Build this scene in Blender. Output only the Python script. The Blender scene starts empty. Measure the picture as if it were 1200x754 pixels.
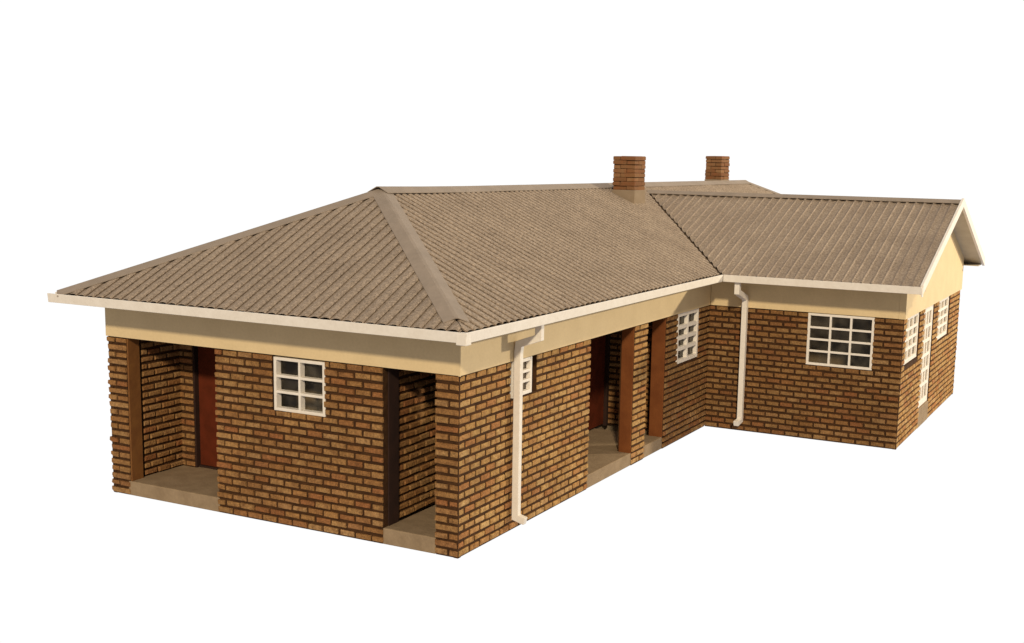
import bpy, math, random
from mathutils import Vector, Matrix
sc = bpy.context.scene
col = sc.collection
R = math.radians

# ------------------------------------------------------------ camera
yaw, pit, rol = R(27.29), R(-8.936), R(1.097)
F = Vector((-math.sin(yaw)*math.cos(pit), math.cos(yaw)*math.cos(pit), math.sin(pit)))
Rt = Vector((math.cos(yaw), math.sin(yaw), 0)); U = Rt.cross(F)
R2 = math.cos(rol)*Rt + math.sin(rol)*U
U2 = -math.sin(rol)*Rt + math.cos(rol)*U
cam_d = bpy.data.cameras.new('camera'); cam = bpy.data.objects.new('camera', cam_d); col.objects.link(cam)
M = Matrix((R2, U2, -F)).transposed().to_4x4(); M.translation = Vector((6.866, -11.318, 4.487))
cam.matrix_world = M
cam_d.sensor_width = 36; cam_d.sensor_fit = 'HORIZONTAL'
cam_d.lens = 36*1423.7/1200
cam_d.shift_x = -(635.6-600)/1200; cam_d.shift_y = (409.7-377)/1200
cam_d.clip_start = .1; cam_d.clip_end = 500
sc.camera = cam

# ------------------------------------------------------------ world: white backdrop ahead, dimmed behind the camera to keep fill light low
w = bpy.data.worlds.new('World'); sc.world = w; w.use_nodes = True
nt = w.node_tree; nt.nodes.clear()
out = nt.nodes.new('ShaderNodeOutputWorld'); bg = nt.nodes.new('ShaderNodeBackground')
tc = nt.nodes.new('ShaderNodeTexCoord'); dot = nt.nodes.new('ShaderNodeVectorMath'); dot.operation = 'DOT_PRODUCT'
dot.inputs[1].default_value = (-.45, .87, -.2)
mr = nt.nodes.new('ShaderNodeMapRange'); mr.inputs[1].default_value = .3; mr.inputs[2].default_value = .45
mx = nt.nodes.new('ShaderNodeMix'); mx.data_type = 'RGBA'
mx.inputs[6].default_value = (.40, .365, .345, 1); mx.inputs[7].default_value = (1.02, 1.02, 1.02, 1)
nt.links.new(tc.outputs['Generated'], dot.inputs[0]); nt.links.new(dot.outputs['Value'], mr.inputs[0])
nt.links.new(mr.outputs[0], mx.inputs[0]); nt.links.new(mx.outputs[2], bg.inputs['Color'])
bg.inputs['Strength'].default_value = 1.0
nt.links.new(bg.outputs[0], out.inputs[0])

# ------------------------------------------------------------ lamps
sd = bpy.data.lights.new('key_lamp', 'SUN'); sd.energy = 2.55; sd.angle = R(3.5); sd.color = (1, .83, .58)
so = bpy.data.objects.new('key_lamp', sd); col.objects.link(so)
so.location = (8, -16, 12)
so.rotation_euler = Vector((-.52, 1, -.60)).to_track_quat('-Z', 'Y').to_euler()
ad = bpy.data.lights.new('side_lamp', 'AREA'); ad.shape = 'DISK'; ad.size = 1.2; ad.energy = 8800; ad.color = (1, .86, .63)
ao = bpy.data.objects.new('side_lamp', ad); col.objects.link(ao)
ao.location = Vector((0, 5.5, 1.2)) + 20*Vector((1.35, 1, .52))
ao.rotation_euler = (Vector((0, 6, 1.5))-ao.location).to_track_quat('-Z', 'Y').to_euler()

sc.view_settings.view_transform = 'Standard'; sc.view_settings.look = 'None'
sc.view_settings.exposure = 0; sc.view_settings.gamma = 1
sc.render.engine = 'CYCLES'

# ------------------------------------------------------------ materials
def mat(name, base, rough=.8, var=None, vscale=6, bump=0, bscale=60, spec=.3, island=None, speck=None, stain=None):
    m = bpy.data.materials.new(name); m.use_nodes = True; n = m.node_tree.nodes; l = m.node_tree.links
    b = n['Principled BSDF']; b.inputs['Roughness'].default_value = rough; b.inputs['Specular IOR Level'].default_value = spec
    co = n.new('ShaderNodeTexCoord').outputs['Object']
    def noise(sc_, det=4):
        t = n.new('ShaderNodeTexNoise'); t.inputs['Scale'].default_value = sc_; t.inputs['Detail'].default_value = det
        l.new(co, t.inputs['Vector']); return t.outputs['Fac']
    def mixc(f, a, bb, mode='MIX'):
        x = n.new('ShaderNodeMix'); x.data_type = 'RGBA'; x.blend_type = mode
        if isinstance(f, float): x.inputs[0].default_value = f
        else: l.new(f, x.inputs[0])
        for k, v in ((6, a), (7, bb)):
            if isinstance(v, tuple): x.inputs[k].default_value = (*v, 1)
            else: l.new(v, x.inputs[k])
        return x.outputs[2]
    def ramp(f, stops, interp='LINEAR'):
        r = n.new('ShaderNodeValToRGB'); r.color_ramp.interpolation = interp; e = r.color_ramp.elements
        while len(e) < len(stops): e.new(.5)
        for i, (p, c) in enumerate(stops): e[i].position = p; e[i].color = (*c, 1)
        l.new(f, r.inputs[0]); return r.outputs[0]
    if island:
        g = n.new('ShaderNodeNewGeometry'); c = ramp(g.outputs['Random Per Island'], island)
    else: c = base
    if var: c = mixc(ramp(noise(vscale), [(.35, (0,0,0)), (.65, (1,1,1))]), c, var) if not island else mixc(ramp(noise(vscale), [(.42, (0,0,0)), (.75, (.8,.8,.8))]), c, var)
    if stain:
        c = mixc(ramp(noise(stain[1], 6), [(.5, (0,0,0)), (.68, (1,1,1))]), c, stain[0])
    if speck:
        for sc_, lo, hi, a in speck:
            c = mixc(a, c, ramp(noise(sc_, 2), [(.3, lo), (.7, hi)]), 'MULTIPLY')
    if isinstance(c, tuple): b.inputs['Base Color'].default_value = (*c, 1)
    else: l.new(c, b.inputs['Base Color'])
    if bump:
        bp = n.new('ShaderNodeBump'); bp.inputs['Strength'].default_value = bump; bp.inputs['Distance'].default_value = .02
        l.new(noise(bscale, 3), bp.inputs['Height']); l.new(bp.outputs[0], b.inputs['Normal'])
    return m

BR = [(0, (.345,.20,.076)), (.16, (.315,.165,.060)), (.28, (.29,.125,.048)), (.4, (.36,.22,.09)), (.55, (.33,.19,.072)), (.7, (.30,.155,.056)), (.82, (.35,.21,.084)), (.92, (.39,.245,.11)), (1, (.275,.12,.046))]
def brick_mat(name, k, red=1.0):
    isl = [(a, (c[0]*k, c[1]*k/red, c[2]*k/red)) for a, c in BR]
    return mat(name, None, .9, var=(.22*k,.105*k,.04*k), vscale=14, bump=.75, bscale=38, spec=.15, island=isl,
               speck=[(70, (.5,.5,.5), (1.3,1.3,1.3), .65), (24, (.7,.68,.66), (1.2,1.2,1.2), .6), (1.6, (.72,.68,.64), (1.15,1.15,1.15), .7)])
M_brick = brick_mat('painted_brick', 1.0, 1.05)
M_brick_lit = brick_mat('lamplit_brick', 1.38, .95)  # side lamp's light is put into this brighter, yellower brick colour
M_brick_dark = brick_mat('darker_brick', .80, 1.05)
M_mortar = mat('dark_mortar', (.042,.019,.008), .9, var=(.072,.033,.013), vscale=9, bump=.4, spec=.15)
M_chim = mat('chimney_brick', None, .85, var=(.22,.08,.03), vscale=9, bump=.6, bscale=30, spec=.25, island=[(0, (.22,.115,.05)), (.5, (.17,.078,.033)), (1, (.27,.15,.07))])
M_roof = mat('weathered_sheet', (.345,.278,.217), .8, var=(.30,.24,.187), vscale=1.6, bump=.9, bscale=34, spec=.2,
             speck=[(30, (.58,.56,.54), (1.4,1.4,1.4), .6), (60, (.72,.72,.72), (1.2,1.2,1.2), .55)])
M_cap = mat('ridge_metal', (.305,.25,.203), .75, var=(.27,.222,.18), vscale=3, bump=.15, bscale=20, spec=.3, speck=[(14, (.9,.9,.9), (1.08,1.08,1.08), .5)])
M_flash = mat('flashing_paint', (.27,.205,.14), .8, var=(.24,.18,.12), vscale=6, bump=.3)
M_backing = mat('pale_backing', (.78,.68,.56), .8, var=(.70,.60,.48), vscale=3)
M_groove = mat('valley_metal', (.12,.08,.05), .8)
M_cream = mat('cream_paint', (.70,.55,.325), .7, var=(.66,.515,.30), vscale=3, bump=.12, bscale=25, spec=.3, speck=[(30, (.93,.93,.93), (1.05,1.05,1.05), .5)])
M_white = mat('white_plastic', (.79,.745,.685), .5, var=(.75,.70,.635), vscale=7, bump=.1, bscale=30, spec=.4, speck=[(25, (.93,.92,.9), (1.04,1.04,1.04), .5)])
M_under = mat('under_board', (.52,.47,.38), .8, var=(.45,.40,.32), vscale=4)
M_slab = mat('porch_concrete', (.30,.22,.14), .85, var=(.25,.18,.112), vscale=5, bump=.35, bscale=22, spec=.2, speck=[(40, (.85,.85,.85), (1.1,1.1,1.1), .5)])
M_red = mat('red_door_paint', (.115,.022,.008), .9, var=(.085,.017,.006), vscale=6, bump=.15, spec=.1)
M_brown = mat('brown_wood', (.20,.085,.022), .75, var=(.165,.066,.018), vscale=5, bump=.25, bscale=18, spec=.3)
M_orange = mat('orange_wood', (.185,.062,.019), .85, var=(.15,.048,.015), vscale=5, bump=.2, bscale=18, spec=.1)
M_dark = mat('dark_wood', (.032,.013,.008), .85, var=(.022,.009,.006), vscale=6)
M_in = mat('interior_board', (.26,.20,.13), .9, var=(.19,.145,.095), vscale=3)

def glass():
    m = bpy.data.materials.new('window_glass'); m.use_nodes = True; n = m.node_tree.nodes; l = m.node_tree.links; n.clear()
    o = n.new('ShaderNodeOutputMaterial'); t = n.new('ShaderNodeBsdfTransparent'); g = n.new('ShaderNodeBsdfGlossy'); x = n.new('ShaderNodeMixShader'); f = n.new('ShaderNodeFresnel')
    t.inputs[0].default_value = (.8,.78,.74,1); g.inputs['Roughness'].default_value = .12; f.inputs[0].default_value = 1.35
    l.new(f.outputs[0], x.inputs[0]); l.new(t.outputs[0], x.inputs[1]); l.new(g.outputs[0], x.inputs[2]); df = n.new('ShaderNodeBsdfDiffuse'); df.inputs[0].default_value = (.5,.44,.34,1); tx = n.new('ShaderNodeTexCoord'); ns = n.new('ShaderNodeTexNoise'); ns.inputs['Scale'].default_value = 5
    rp = n.new('ShaderNodeMapRange'); rp.inputs[1].default_value = .4; rp.inputs[2].default_value = .75; rp.inputs[3].default_value = .015; rp.inputs[4].default_value = .11; x2 = n.new('ShaderNodeMixShader')
    l.new(tx.outputs['Object'], ns.inputs['Vector']); l.new(ns.outputs['Fac'], rp.inputs[0]); l.new(rp.outputs[0], x2.inputs[0]); l.new(x.outputs[0], x2.inputs[1]); l.new(df.outputs[0], x2.inputs[2]); l.new(x2.outputs[0], o.inputs[0]); return m
M_glass = glass()

# ------------------------------------------------------------ mesh helper
class MB:
    def __init__(s): s.v = []; s.f = []; s.mi = []; s.m = 0
    def quad(s, *p):
        b = len(s.v); s.v += [tuple(q) for q in p]; s.f.append(tuple(range(b, b+len(p)))); s.mi.append(s.m)
    def poly(s, vs, fs):
        b = len(s.v); s.v += [tuple(q) for q in vs]
        for f in fs: s.f.append(tuple(b+i for i in f)); s.mi.append(s.m)
    def box(s, x0, x1, y0, y1, z0, z1, bev=0.0):
        s.hexa([(x0,y0,z0),(x1,y0,z0),(x1,y1,z0),(x0,y1,z0),(x0,y0,z1),(x1,y0,z1),(x1,y1,z1),(x0,y1,z1)])
    def hexa(s, P):
        s.poly(P, [(0,3,2,1),(4,5,6,7),(0,1,5,4),(1,2,6,5),(2,3,7,6),(3,0,4,7)])
    def build(s, name, mats, parent=None, bevel=0, smooth=False, label=None):
        me = bpy.data.meshes.new(name); me.from_pydata(s.v, [], s.f)
        if not isinstance(mats, (list, tuple)): mats = [mats]
        for m in mats: me.materials.append(m)
        me.polygons.foreach_set('material_index', s.mi); me.update()
        o = bpy.data.objects.new(name, me); col.objects.link(o)
        if parent: o.parent = parent
        if bevel:
            b = o.modifiers.new('bevel', 'BEVEL'); b.width = bevel; b.segments = 2; b.limit_method = 'ANGLE'; b.angle_limit = R(40)
        if smooth: me.polygons.foreach_set('use_smooth', [True]*len(me.polygons))
        if label: o['label'] = label
        return o

house = bpy.data.objects.new('scale_model_house', None); col.objects.link(house)
house['label'] = 'scale model of an L-shaped brick bungalow with brown corrugated roof, two chimneys and white gutters'
house['category'] = 'model house'
house.empty_display_size = .5

rng = random.Random(7)
CH = 2.1/22; BL = .2335
def wall_panel(mb, O, u, n, L, z0, z1, ops=(), t=.10, phase=0, relief=.027, jit=.0065, eg=-.006, vg=.0155, bl=BL, ch=CH, mortar=1, brick=0, noback=False):
    """thin brick sheet: backing panel with real openings + raised bricks.  O,u,n 2-D-ish vectors, u along wall, n outward"""
    O = Vector(O); u = Vector(u); n = Vector(n); Z = Vector((0,0,1))
    P = lambda a, z, d: O + u*a + Z*z + n*d
    us = sorted(set([0, L]+[max(0, min(L, q)) for o in ops for q in o[:2]])); zs = sorted(set([z0, z1]+[max(z0, min(z1, q)) for o in ops for q in o[2:4]]))
    def solid(i, j):
        if i < 0 or j < 0 or i >= len(us)-1 or j >= len(zs)-1: return False
        a = (us[i]+us[i+1])/2; z = (zs[j]+zs[j+1])/2
        return not any(o[0] < a < o[1] and o[2] < z < o[3] for o in ops)
    mb.m = mortar
    for i in range(len(us)-1):
        for j in range(len(zs)-1):
            if not solid(i, j): continue
            a, b, c, d = us[i], us[i+1], zs[j], zs[j+1]
            mb.quad(P(a,c,0), P(b,c,0), P(b,d,0), P(a,d,0)); mb.quad(P(a,c,-t), P(a,d,-t), P(b,d,-t), P(b,c,-t))
            if not solid(i-1, j): mb.quad(P(a,c,0), P(a,d,0), P(a,d,-t), P(a,c,-t))
            if not solid(i+1, j): mb.quad(P(b,c,0), P(b,c,-t), P(b,d,-t), P(b,d,0))
            if not solid(i, j-1): mb.quad(P(a,c,0), P(a,c,-t), P(b,c,-t), P(b,c,0))
            if not solid(i, j+1): mb.quad(P(a,d,0), P(b,d,0), P(b,d,-t), P(a,d,-t))
    mb.m = brick
    k = 0; z = z0
    while z < z1-.02:
        zb = z+.019; zt = min(z+ch-.016, z1)
        segs = [(0.0, L)]
        for o in ops:
            if o[2] < zt-.012 and o[3] > zb+.012:
                ns = []
                for a, b in segs:
                    if o[1] <= a or o[0] >= b: ns.append((a, b)); continue
                    if o[0] > a: ns.append((a, o[0]))
                    if o[1] < b: ns.append((o[1], b))
                segs = ns
        for a, b in segs:
            cuts = []; c0 = (phase+(k % 2)*bl/2) % bl - bl
            while c0 < b: cuts.append(c0); c0 += bl
            cuts = [a]+[c_ for c_ in cuts if a+.07 < c_ < b-.07]+[b]
            for p, q in zip(cuts[:-1], cuts[1:]):
                p2 = p+vg+rng.uniform(-.004,.004) if p > a+1e-6 else p+eg+rng.uniform(-.008,.006)
                q2 = q-vg+rng.uniform(-.004,.004) if q < b-1e-6 else q-eg+rng.uniform(-.006,.008)
                j = lambda m=jit: rng.uniform(-m, m)
                r = relief*rng.uniform(.68, 1.3); ins = .009
                tb, tt = zb+j(.004), zt+j(.004)
                base = [P(p2,tb,0), P(q2,tb+j(.003),0), P(q2+j(.003),tt,0), P(p2+j(.003),tt+j(.003),0)]
                mid = [Vector(x)+n*(r*.62) for x in base]
                top = [P(p2+ins+j(),tb+ins+j(.004),r), P(q2-ins+j(),tb+ins+j(.004),r), P(q2-ins+j(),tt-ins+j(.004),r), P(p2+ins+j(),tt-ins+j(.004),r)]
                mb.poly(base+mid+top, [(0,1,5,4),(1,2,6,5),(2,3,7,6),(3,0,4,7),(4,5,9,8),(5,6,10,9),(6,7,11,10),(7,4,8,11),(8,9,10,11)])
        z += ch; k += 1

W, Y1, X2, YG = 5.324, 8.107, 3.219, 13.62
H, T = 2.1, 2.50
YB = 20.7
X, Y = (1,0,0), (0,1,0); NX, NY = (-1,0,0), (0,-1,0)
BM = [M_brick, M_mortar]
def wall(O, u, n, L, ops=(), name='wall', m=None, **k):
    mb = MB(); wall_panel(mb, O, u, n, L, 0, H, ops, **k); return mb.build(name, [m or M_brick, M_mortar], house)

# front wall: end pier, middle section with its window, corner pier
wall((-W,0,0), X, NY, W-5.03, phase=0, name='pillar')
wall((-3.51,0,0), X, NY, 2.49, [(.875, 1.68, 1.415, 2.2)], phase=0)
wall((-.29,0,0), X, NY, .282, phase=.17, name='pillar')
# right wall in two stretches
wall((0,.008,0), Y, X, 3.382, [(1.152, 1.842, 1.63, 2.2)], phase=.0, m=M_brick_lit, relief=.017, vg=.020)
wall((0,6.17,0), Y, X, Y1-6.18, [(.45, 1.43, 1.27, 2.2)], phase=.09, m=M_brick_dark)  # wing's shade on this stretch is painted in with the darker brick
# wing walls
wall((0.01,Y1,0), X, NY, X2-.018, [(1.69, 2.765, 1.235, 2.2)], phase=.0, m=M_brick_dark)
wall((X2,Y1+.008,0), Y, X, 1.772, [(.212, 1.412, 1.30, 2.2)], phase=.0, m=M_brick_lit, relief=.017, vg=.019)
wall((X2,Y1+2.73,0), Y, X, YG-Y1-2.73, [(.43, 1.69, 1.33, 2.2)], phase=.0, m=M_brick_lit, relief=.017, vg=.019)
wall((X2,YG,0), NX, Y, X2-.12, [], relief=.055)
wall((0,YG+.01,0), Y, X, YB-YG, [])
wall((0,YB,0), NX, Y, W, [])
wall((-W,YB,0), NY, NX, YB-.01, [], relief=.055)
for cx_, cy_, sx, sy in ((0,0,1,-1), (-W,0,-1,-1), (X2,Y1,1,-1), (X2,YG,1,1)):
    q = MB(); a, b = sorted((cx_-.05*sx, cx_+.010*sx)); c, d = sorted((cy_-.05*sy, cy_+.010*sy)); q.box(a, b, c, d, 0, H); q.build('corner_post', M_mortar, house)

# pillar between the two openings of the right-hand porch
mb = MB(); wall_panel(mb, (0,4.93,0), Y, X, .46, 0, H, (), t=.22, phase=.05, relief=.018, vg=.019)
mb.build('pillar', [M_brick_lit, M_mortar], house)
# brown returns (jamb boards)
def boxpart(name, m, *b, bevel=.006, label=None, parent=None):
    q = MB(); q.box(*b); return q.build(name, m, parent or house, bevel=bevel, label=label)
boxpart('jamb', M_orange, -.195, -.004, 4.905, 4.927, .185, 2.12, label='orange-brown board on the side of the porch pillar')
boxpart('jamb', M_orange, -.225, -.004, 6.145, 6.167, .185, 2.12, label='orange-brown board at the far side of the long porch')
boxpart('jamb', M_brown, -5.028, -5.006, .002, .205, .15, 2.12, label='orange-brown board inside the left porch opening')
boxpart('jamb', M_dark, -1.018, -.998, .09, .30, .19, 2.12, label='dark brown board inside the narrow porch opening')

# ---- porch interiors
def inner(O, u, n, L, ops=(), z0=.19, **k):
    mb = MB(); wall_panel(mb, O, u, n, L, z0, H+.1, ops, t=.05, **k); return mb.build('porch_wall', BM, house)
# left porch
inner((-5.05,.97,0), NY, X, .70, phase=.02)
inner((-5.05,.97,0), X, NY, .23, phase=.08)
inner((-3.86,.97,0), X, NY, .46)
inner((-3.40,.10,0), Y, NX, 1.0)
boxpart('porch_floor', M_slab, -5.06, -3.50, -.012, 1.3, 0, .19, bevel=.012)
def door(x0, x1, y0, y1, z0, z1, m, axis, knob=None, label=None):
    d = MB(); d.box(x0, x1, y0, y1, z0, z1); o = d.build('door', m, house, bevel=.006, label=label)
    return o
d1 = door(-4.785, -3.90, 1.035, 1.065, .22, 2.14, M_red, 'x', label='plain red door at the back of the left porch')
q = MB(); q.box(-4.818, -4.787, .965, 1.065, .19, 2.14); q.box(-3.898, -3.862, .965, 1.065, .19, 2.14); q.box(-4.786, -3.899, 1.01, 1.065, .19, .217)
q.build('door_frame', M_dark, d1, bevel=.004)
# right narrow porch
inner((-1.07,2.0,0), NY, X, 1.68, phase=.12)
inner((-1.07,2.0,0), X, NY, .97)
boxpart('porch_floor', M_slab, -1.018, -.292, -.010, 1.95, 0, .195, bevel=.012)
# long porch on the right side
inner((-1.15,6.56,0), X, NY, .94, phase=.05)
inner((-1.15,2.9,0), Y, X, 2.55, phase=.0)
inner((-.10,3.30,0), NX, Y, 1.0)
boxpart('porch_floor', M_slab, -1.2, -.003, 3.395, 6.165, 0, .19, bevel=.012)
d2 = door(-1.17, -1.14, 5.55, 6.42, .22, 2.14, M_red, 'y', label='plain red door at the back of the long porch')
q = MB(); q.box(-1.17, -1.09, 5.46, 5.545, .19, 2.14); q.box(-1.17, -1.09, 6.425, 6.50, .19, 2.14)
q.build('door_frame', M_dark, d2, bevel=.004)
# model base floor, ceiling and plain partitions that close the inside off
q = MB(); q.box(-W+.1, -.1, .1, YB-.1, .002, .05); q.box(-.1, X2-.1, Y1+.1, YG-.1, .002, .05)
q.build('base_floor', M_in, house)
q = MB(); q.box(-W+.02, -.02, .03, YB-.1, H+.10, H+.14); q.box(-.02, X2-.1, Y1+.03, YG-.1, H+.10, H+.14)
q.build('ceiling', M_in, house)
q = MB(); q.box(-3.33, -1.14, .95, 1.0, .05, H+.09); q.box(-1.14, -1.125, .1, 2.0, .05, H+.09); q.box(-3.345, -3.33, .1, 1.8, .05, H+.09)
q.box(-1.25, -1.201, 2.2, 20, .05, H+.09); q.box(-1.2, -.1, 6.63, 6.66, .05, H+.09)
q.box(-1.2, X2-.12, 9.6, 9.64, .05, H+.09)
q.build('partition', M_in, house)

# ---- windows
def window(O, u, n, w_, z0, z1, cols, rows, bar=.035, depth=.07, proud=.0, fr=.05, pane_backing=False):
    O = Vector(O); u = Vector(u); n = Vector(n)
    def b(mb, a0, a1, c0, c1, d0, d1):
        p = [O+u*a+n*d+Vector((0,0,z)) for z in (c0, c1) for a, d in ((a0, d1), (a1, d1), (a1, d0), (a0, d0))]
        mb.hexa(p)
    mb = MB(); d1 = proud; d0 = proud-depth
    b(mb, 0, fr, z0, z1, d0, d1); b(mb, w_-fr, w_, z0, z1, d0, d1)
    b(mb, fr-.002, w_-fr+.002, z0, z0+fr, d0+.002, d1-.002); b(mb, fr-.002, w_-fr+.002, z1-fr, z1, d0+.002, d1-.002)
    iw = (w_-2*fr); ih = (z1-z0-2*fr)
    for i in range(1, cols):
        a = fr+iw*i/cols; b(mb, a-bar/2, a+bar/2, z0+fr-.002, z1-fr+.002, d0+.004, d1-.004)
    for i in range(1, rows):
        z = z0+fr+ih*i/rows; b(mb, fr-.002, w_-fr+.002, z-bar/2, z+bar/2, d0+.006, d1-.006)
    o = mb.build('window', M_white, house, bevel=.005)
    g = MB(); dd = d0+.012
    p = [O+u*a+n*dd+Vector((0,0,z)) for a, z in ((fr*.5, z0+fr*.5), (w_-fr*.5, z0+fr*.5), (w_-fr*.5, z1-fr*.5), (fr*.5, z1-fr*.5))]
    g.quad(*p); g.build('pane', M_glass, o)
    if pane_backing:
        h = MB(); b(h, fr*.6, w_-fr*.6, z0+fr*.6, z1-fr*.6, d0-.03, d0-.012); h.build('pane_backing', M_backing, o)  # plain pale panel added behind the glass so the panes look light
    return o
window((-2.60,0,0), X, NY, .765, 1.42, 2.075, 2, 3, bar=.032, depth=.10, proud=.012, fr=.038)
window((0,1.2,0), Y, X, .49, 1.64, 2.09, 2, 3, bar=.035, depth=.07, proud=.02, fr=.045, pane_backing=True)  # pale panel added here also keeps side lamp light out of the porch
window((0,6.63,0), Y, X, .95, 1.28, 2.095, 2, 4, bar=.062, depth=.075, proud=.015, fr=.06)
window((1.703,Y1,0), X, NY, 1.07, 1.24, 2.09, 3, 4, bar=.034, depth=.05, proud=.018, fr=.04)
window((X2,Y1+.23,0), Y, X, 1.18, 1.31, 2.095, 3, 4, bar=.05, depth=.045, proud=-.02, fr=.07, pane_backing=True)
window((X2,Y1+3.17,0), Y, X, 1.24, 1.34, 2.095, 3, 4, bar=.05, depth=.045, proud=-.02, fr=.07, pane_backing=True)
gd = window((X2,Y1+1.79,0), Y, X, .93, .34, 2.095, 3, 6, bar=.06, depth=.035, proud=-.015, fr=.11, pane_backing=True)
gd.name = 'glazed_door'; gd['label'] = 'white glazed door with small panes in the gable end'
boxpart('doorstep', M_slab, X2-.1, X2+.012, Y1+1.785, Y1+2.725, 0, .335, bevel=.01)

# ---- beams (cream band above the bricks)
boxpart('beam', M_cream, -W-.03, .028, -.034, .07, H, T+.06, bevel=.004)
boxpart('beam', M_cream, -.07, .034, -.020, Y1-.034, H, T+.06, bevel=.004)
boxpart('beam', M_cream, .036, X2-.072, Y1-.034, Y1+.07, H, T+.06, bevel=.004)
boxpart('beam', M_cream, -W-.034, -W+.07, .072, YB, H, T+.06, bevel=.004)
boxpart('beam', M_cream, -.07, .034, YG+.04, YB, H, T+.06, bevel=.004)
boxpart('beam', M_cream, .036, X2-.072, YG-.07, YG+.034, H, T+.06, bevel=.004)
boxpart('corner_trim', M_cream, .010, .040, -.040, -.024, H-.004, T, bevel=.003)

# ---- roof planes
e, eF, zE = .40, .56, 2.654
XL = -5.71; XR = -2.64; YA = 2.30; p = .448; zR = zE+p*(e-XR)
pf = (zR-zE)/(YA+eF); pw = (zR-zE)/(XR-XL)
YE = 17.75; YBk = YE+(YA+eF)
yS = 7.514; yR = 10.86; yN = 14.02; z2 = 3.88; xS = e-(z2-zE)/p; XG = 3.58
ps = (z2-zE)/(yR-yS); pn = (z2-zE)/(yN-yR)
PT = .1515
RIB = [(k/10, .034*math.exp(-((abs(k/10-.5))/.17)**2)) for k in range(10)]          # narrow ribs between flat pans
GRV = [(.10, .011), (.24, .021), (.42, .031), (.62, .036), (.82, .035), (.95, .029), (.99, .022), (.945, .004)]   # lapped corrugation: crown with a lip
GRVM = [(round(1-f, 4), h) for f, h in reversed(GRV)]
def slope(mb, s0, s1, pos, lo, hi, prof=GRV):
    """corrugated sheet: s runs along the eave, pos(s,t)->(x,y,z), lo/hi give the t-range"""
    st = []
    for k in range(int(math.floor(s0/PT))-1, int(math.ceil(s1/PT))+1):
        for f, h in prof:
            if s0 <= (k+f)*PT <= s1: st.append(((k+f)*PT, h))
    rows = []
    for s, h in st:
        a, b = lo(s), hi(s)
        if b-a < .004: rows.append(None); continue
        pts = []
        for f in (0, .2, .4, .6, .8, 1):
            t = a+(b-a)*f; x, y, z = pos(s, t)
            wob = .004*math.sin(s*3.1+t*2.3)+.003*math.sin(s*7.7-t*4.1)
            pts.append((x, y, z+h+wob-.012))
        rows.append(pts)
    for i in range(len(rows)-1):
        A, B = rows[i], rows[i+1]
        if A is None or B is None: continue
        for j in range(5): mb.quad(A[j], B[j], B[j+1], A[j+1])
mb = MB()
lin = lambda a, b, f: a+(b-a)*f
# front slope: s = x, t = distance up (y)
tc_ = .008
slope(mb, XL+.05, e-.05, lambda s, t: (s, -eF+t, zE+pf*t), lambda s: .025, lambda s: min((s-XL)*(YA+eF)/(XR-XL), (e-s)*(YA+eF)/(e-XR))-tc_)
# back slope
slope(mb, XL+.05, e-.05, lambda s, t: (s, YBk-t, zE+pf*t), lambda s: .025, lambda s: min((s-XL)*(YA+eF)/(XR-XL), (e-s)*(YA+eF)/(e-XR))-tc_)
# east slope: s = y, t = distance inwards from the eave
def east_lo(s):
    if s < yS or s > yN: return .025
    return (e-xS)*((s-yS)/(yR-yS) if s < yR else (yN-s)/(yN-yR))+.05
def east_hi(s):
    m = e-XR
    return min(m, (s+eF)*m/(YA+eF), (YBk-s)*m/(YA+eF))-tc_
slope(mb, -eF+.05, YBk-.05, lambda s, t: (e-t, s, zE+p*t), east_lo, east_hi, GRVM)
slope(mb, -eF+.05, YBk-.05, lambda s, t: (XL+t, s, zE+pw*t), lambda s: .05, lambda s: min(XR-XL, (s+eF)*(XR-XL)/(YA+eF), (YBk-s)*(XR-XL)/(YA+eF))-tc_)
roof = mb.build('roof', M_roof, house)
# wing roof
mb = MB()
def wl(s, full): return max(.025, full*(1-(s-xS)/(e-xS))+.04) if s < e else .05
slope(mb, xS+.03, XG-.012, lambda s, t: (s, yS+t, zE+ps*t), lambda s: wl(s, yR-yS) if s < e else .025, lambda s: yR-yS-.02, RIB)
slope(mb, xS+.03, XG-.012, lambda s, t: (s, yN-t, zE+pn*t), lambda s: wl(s, yN-yR) if s < e else .025, lambda s: yN-yR-.02, RIB)
wroof = mb.build('roof', M_roof, house, smooth=True, label='corrugated gabled roof of the short wing')
# underboards (solid deck under the sheets)
def deck(name, polys, parent, m=M_under, t=.03, drop=.045):
    q = MB()
    for P_ in polys:
        k = len(P_); top = [(a, b, c-drop) for a, b, c in P_]; bot = [(a, b, c-drop-t) for a, b, c in P_]
        q.poly(top+bot, [tuple(range(k)), tuple(range(2*k-1, k-1, -1))]+[(i, i+k, (i+1) % k+k, (i+1) % k) for i in range(k)])
    return q.build(name, m, parent)
i_ = .03
deck('roof_deck', [
    [(XL+i_, -eF+i_, zE), (e-i_, -eF+i_, zE), (XR, YA, zR)],
    [(XL+i_, YBk-i_, zE), (XR, YE, zR), (e-i_, YBk-i_, zE)],
    [(XL+i_, -eF+i_, zE), (XR, YA, zR), (XR, YE, zR), (XL+i_, YBk-i_, zE)],
    [(e-i_, -eF+i_, zE), (e-i_, yS, zE), (xS, yR, z2), (e-i_, yN, zE), (e-i_, YBk-i_, zE), (XR, YE, zR), (XR, YA, zR)]], roof, m=M_groove)
deck('roof_deck', [[(e, yS+i_, zE), (XG-.03, yS+i_, zE), (XG-.03, yR, z2), (xS, yR, z2)],
                   [(e, yN-i_, zE), (xS, yR, z2), (XG-.03, yR, z2), (XG-.03, yN-i_, zE)]], wroof, m=M_under)

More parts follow.
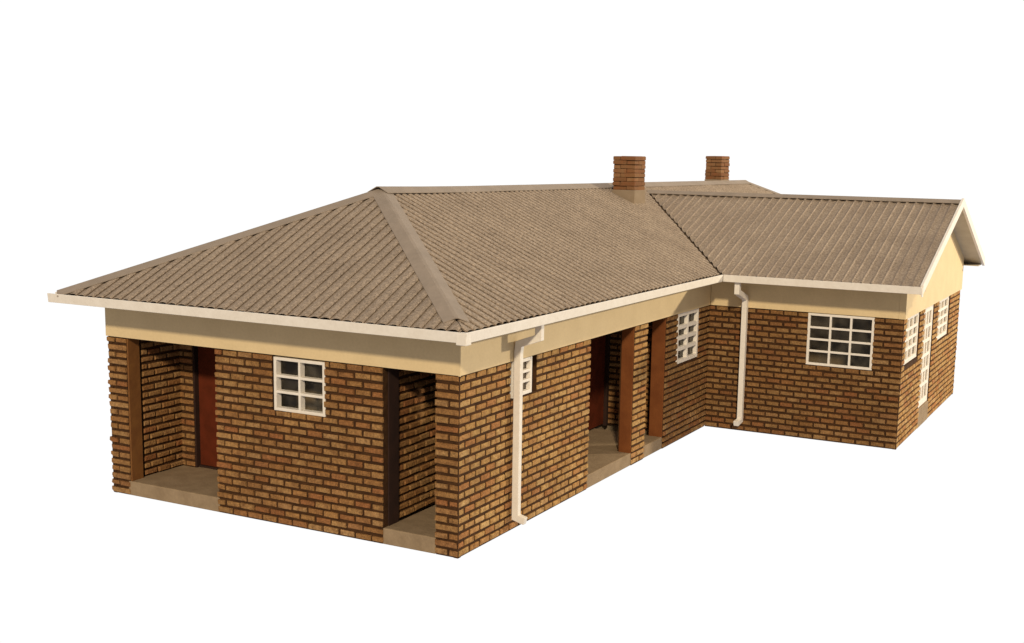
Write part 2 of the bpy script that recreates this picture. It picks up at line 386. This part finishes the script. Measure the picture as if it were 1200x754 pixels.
# ---- ridge and hip caps
def cap(A, B, nl, nr, w_, parent, lift=.038, t=.010, mb=None, endlift=0, wr=None):
    """folded strip along A-B; nl/nr = unit vectors down each slope, perpendicular to A-B"""
    A = Vector(A); B = Vector(B); nl = Vector(nl); nr = Vector(nr); up = Vector((0,0,1)); wr = wr or w_
    N = 14; rows = []
    for i in range(N+1):
        c = A.lerp(B, i/N)+up*(lift+(endlift*max(0, 1-i/1.5) if endlift else 0)); j = rng.uniform(-.003, .003)
        l_ = c+nl*w_-up*.004+up*j; r_ = c+nr*wr-up*.004-up*j
        c = c+up*.010
        rows.append([l_, c+nl*.02-up*.003, c+nr*.02-up*.003, r_])
    q = mb or MB()
    for i in range(N):
        a, b = rows[i], rows[i+1]
        for k in range(3): q.quad(a[k], a[k+1], b[k+1], b[k])
        dn = lambda v: v-up*t
        for k in range(3): q.quad(dn(a[k]), dn(b[k]), dn(b[k+1]), dn(a[k+1]))
        q.quad(a[0], b[0], dn(b[0]), dn(a[0])); q.quad(a[3], dn(a[3]), dn(b[3]), b[3])
    for r in (rows[0], rows[-1]):
        for k in range(3): q.quad(r[k], r[k+1], r[k+1]-up*t, r[k]-up*t)
    return q
def down(pl, d):   # in-plane unit vector perpendicular to d pointing downhill; pl = plane normal
    d = Vector(d).normalized(); v = Vector(pl).normalized().cross(d)
    if v.z > 0: v = -v
    return v.normalized()
nE = (p, 0, 1); nW = (-pw, 0, 1); nF = (0, -pf, 1); nB = (0, pf, 1); nS = (0, -ps, 1); nN = (0, pn, 1)
apx = (XR, YA, zR); apb = (XR, YE, zR)
def mkcap(A, B, n1, n2, w_, parent, label=None, **k):
    d = Vector(B)-Vector(A)
    cap(A, B, down(n1, d), down(n2, d), w_, parent, **k).build('ridge_cap', M_cap, parent, label=label) if 'mb' not in k else None
q0 = Vector(apx); q1 = Vector((e, -eF, zE)); mkcap(q0.lerp(q1, .01), q0.lerp(q1, .925), nF, nE, .15, roof, label='wide flat cap along the near hip of the roof', wr=.155, lift=.036)
q1 = Vector((XL, -eF, zE)); mkcap(q0.lerp(q1, .01), q0.lerp(q1, .985), nF, nW, .17, roof)
mkcap((XR, YA-.09, zR), (XR, YE+.1, zR), nW, nE, .18, roof, lift=.040, endlift=.020)
q0 = Vector(apb); mkcap(q0, q0.lerp(Vector((e, YBk, zE)), .98), nB, nE, .17, roof)
mkcap(q0, q0.lerp(Vector((XL, YBk, zE)), .98), nB, nW, .17, roof)
mkcap((xS+.03, yR, z2), (XG+.01, yR, z2), nS, nN, .15, wroof)
# valley channels
q = MB()
for yy, in ((yS,), (yN,)):
    A = Vector((xS, yR, z2-.030)); B = Vector((e-.02, yy+(.02 if yy < yR else -.02), zE-.026)); s = 1 if yy < yR else -1
    q.quad(A+Vector((0,0,.0)), A+Vector((.15,0,.002)), B+Vector((.15,0,.002)), B); q.quad(A, B, B+Vector((0,-.15*s,.002)), A+Vector((0,-.15*s,.002)))
q.build('valley', M_groove, roof)

# ---- barge boards and gable
def barge(y0, z0, y1, z1):
    q = MB(); h = .15; x0, x1 = XG-.035, XG+.012
    q.hexa([(x0,y0,z0-h),(x1,y0,z0-h),(x1,y1,z1-h),(x0,y1,z1-h),(x0,y0,z0),(x1,y0,z0),(x1,y1,z1),(x0,y1,z1)])
    return q.build('bargeboard', M_white, wroof, bevel=.006)
barge(yS-.02, zE+.055, yR-.002, z2+.062); barge(yN+.05, zE+.045, yR+.002, z2+.062)
q = MB(); zg = lambda y: (zE+ps*(y-yS) if y < yR else zE+pn*(yN-y))-.055
gy = [(Y1-.036, H-.002), (YG+.036, H-.002), (YG+.036, zg(YG+.036)), (yR, zg(yR)), (Y1-.036, zg(Y1-.036))]
f_ = [(X2+.034, a, b) for a, b in gy]; k_ = [(X2-.07, a, b) for a, b in gy]
q.poly(f_+k_, [(0,1,2,3,4), (9,8,7,6,5)]+[(i, i+5, (i+1) % 5+5, (i+1) % 5) for i in range(5)])
q.build('gable', M_cream, house)

# ---- soffits
q = MB(); zs0, zs1 = T+.065, T+.078
q.box(XL+.03, e-.02, -eF+.03, -.036, zs0, zs1); q.box(.036, e-.02, -.035, yS+.03, zs0, zs1); q.box(.036, XG-.05, yS+.031, Y1-.036, zs0, zs1)
q.box(XL+.03, -W-.036, -.035, YB, zs0, zs1); q.box(.036, XG-.05, YG+.036, yN-.03, zs0, zs1)
q.build('soffit', M_under, house)

# ---- gutters: open U channels
def gutter(A, B, n, name='gutter', d=.085, z0=2.568, z1=2.682, m0=0, m1=0):
    """A->B inner line, n = outward; m0/m1 mitre offsets at the outer side"""
    A = Vector((*A, 0)); B = Vector((*B, 0)); n = Vector(n); u = (B-A).normalized(); t = .014
    pr = [(0,z0),(d,z0),(d+.012,z1),(d-.006,z1),(d-t-.004,z1-.008),(d-t-.004,z0+t),(t,z0+t),(t,z1-.02),(0,z1-.02)]
    q = MB(); L = []
    for P_, mm in ((A, m0), (B, m1)): L.append([P_+n*a+u*(mm*a/d)+Vector((0,0,z)) for a, z in pr])
    k = len(pr); q.poly(L[0]+L[1], [tuple(range(k-1, -1, -1)), tuple(range(k, 2*k))]+[(i, (i+1) % k, (i+1) % k+k, i+k) for i in range(k)])
    return q
gi = .045
g = gutter((XL-.02, -eF+gi), (e-.04, -eF+gi), (0,-1,0), m1=.085)
g.build('gutter', M_white, house, bevel=.004)
g = gutter((e-gi, -eF+.04), (e-gi, yS+.02), (1,0,0), m0=-.085, m1=-.085)
g.build('gutter', M_white, house, bevel=.004)
g = gutter((e-gi+.01, yS+gi-.01), (XG-.01, yS+gi-.01), (0,-1,0), m0=.085)
g.build('gutter', M_white, house, bevel=.004)
for A, B, n in (((XL+gi, YB), (XL+gi, -eF+.1), (-1,0,0)), ((XG-.05, yN-gi), (e, yN-gi), (0,1,0))):
    gutter(A, B, n).build('gutter', M_white, house, bevel=.004)
# little corner outlet block below the near mitre
boxpart('gutter_corner', M_white, e-.075, e+.050, -eF-.052, -eF+.06, 2.545, 2.672, bevel=.008)
boxpart('gutter_stop', M_white, XG-.012, XG+.006, yS-.055, yS+.04, 2.53, 2.668, bevel=.004)

# ---- downpipes
def pipe(path, w_, d_, ux, name='downpipe'):
    """square pipe through path points; ux = sideways unit vector of the section"""
    q = MB(); ux = Vector(ux); rows = []; P_ = [Vector(a) for a in path]
    for i, c in enumerate(P_):
        t0 = (c-P_[i-1]).normalized() if i else (P_[1]-c).normalized(); t1 = (P_[i+1]-c).normalized() if i < len(P_)-1 else t0
        t = (t0+t1).normalized(); v = t.cross(ux).normalized(); cs = max(.5, t.dot(t1)); dd = d_/cs
        rows.append([c+ux*w_/2+v*dd/2, c-ux*w_/2+v*dd/2, c-ux*w_/2-v*dd/2, c+ux*w_/2-v*dd/2])
    vs = [x for r in rows for x in r]; fs = [(0,1,2,3), tuple(len(vs)-4+i for i in (3,2,1,0))]
    for i in range(len(rows)-1):
        for k in range(4): a = i*4+k; b = i*4+(k+1) % 4; fs.append((a, a+4, b+4, b))
    q.poly(vs, fs); return q.build(name, M_white, house, bevel=.006)
pipe([(.345,1.24,2.58), (.345,1.24,2.40), (.095,1.22,2.31), (.085,1.215,2.20), (.085,1.215,.185), (.215,1.215,.150)], .075, .088, (0,1,0))
pipe([(.66,Y1-.525,2.58), (.66,Y1-.525,2.40), (.66,Y1-.11,2.27), (.66,Y1-.10,2.18), (.66,Y1-.10,.20), (.63,Y1-.22,.155)], .085, .09, (1,0,0))

# ---- chimneys
def chimney(x0, x1, y0, y1, zb, zt, skirt, label):
    q = MB(); q.m = 1; q.box(x0+.01, x1-.01, y0+.01, y1-.01, zb, zt-.02); q.m = 0
    n = max(5, round((zt-skirt)/.078)); ch = (zt-skirt)/n
    wx, wy = x1-x0, y1-y0
    for k in range(n):
        z0 = skirt+k*ch+.004; z1 = skirt+(k+1)*ch-.004; j = lambda m=.012: rng.uniform(-m, m)
        cut = .33 if k % 2 else .62
        xs = [x0, x0+wx*cut, x1]; ys = [y0, y0+wy*(1-cut), y1]
        for a, b in ((0, 0), (1, 0), (0, 1), (1, 1)):
            ax, bx = xs[a]+(.005 if a else 0), xs[a+1]-(0 if a else .005); ay, by = ys[b]+(.005 if b else 0), ys[b+1]-(0 if b else .005)
            o = j(.008)
            c = [(ax-(0 if a else o), ay-(0 if b else o)), (bx+(o if a else 0), ay-(0 if b else o)), (bx+(o if a else 0), by+(o if b else 0)), (ax-(0 if a else o), by+(o if b else 0))]
            i = .012
            lo = [(x, y, z0+j(.006)) for x, y in c]; mi = [(x, y, z1-.014+j(.006)) for x, y in c]
            tp = [(c[m][0]+(i if m in (0,3) else -i), c[m][1]+(i if m in (0,1) else -i), z1+j(.004)) for m in range(4)]
            q.poly(lo+mi+tp, [(3,2,1,0),(0,1,5,4),(1,2,6,5),(2,3,7,6),(3,0,4,7),(4,5,9,8),(5,6,10,9),(6,7,11,10),(7,4,8,11),(8,9,10,11)])
    o = q.build('chimney', [M_chim, M_mortar], house, label=label)
    s = MB(); g = .012; s.box(x0-g, x1+g, y0-g, y1+g, zb, skirt); s.build('flashing', M_flash, o, bevel=.01)
chimney(-2.345, -1.915, 9.23, 9.72, 3.45, 4.56, 3.945, 'larger brick chimney on the near slope')
chimney(-3.03, -2.64, 16.04, 16.60, 3.6, 4.62, 4.075, 'smaller brick chimney at the far end of the main ridge')
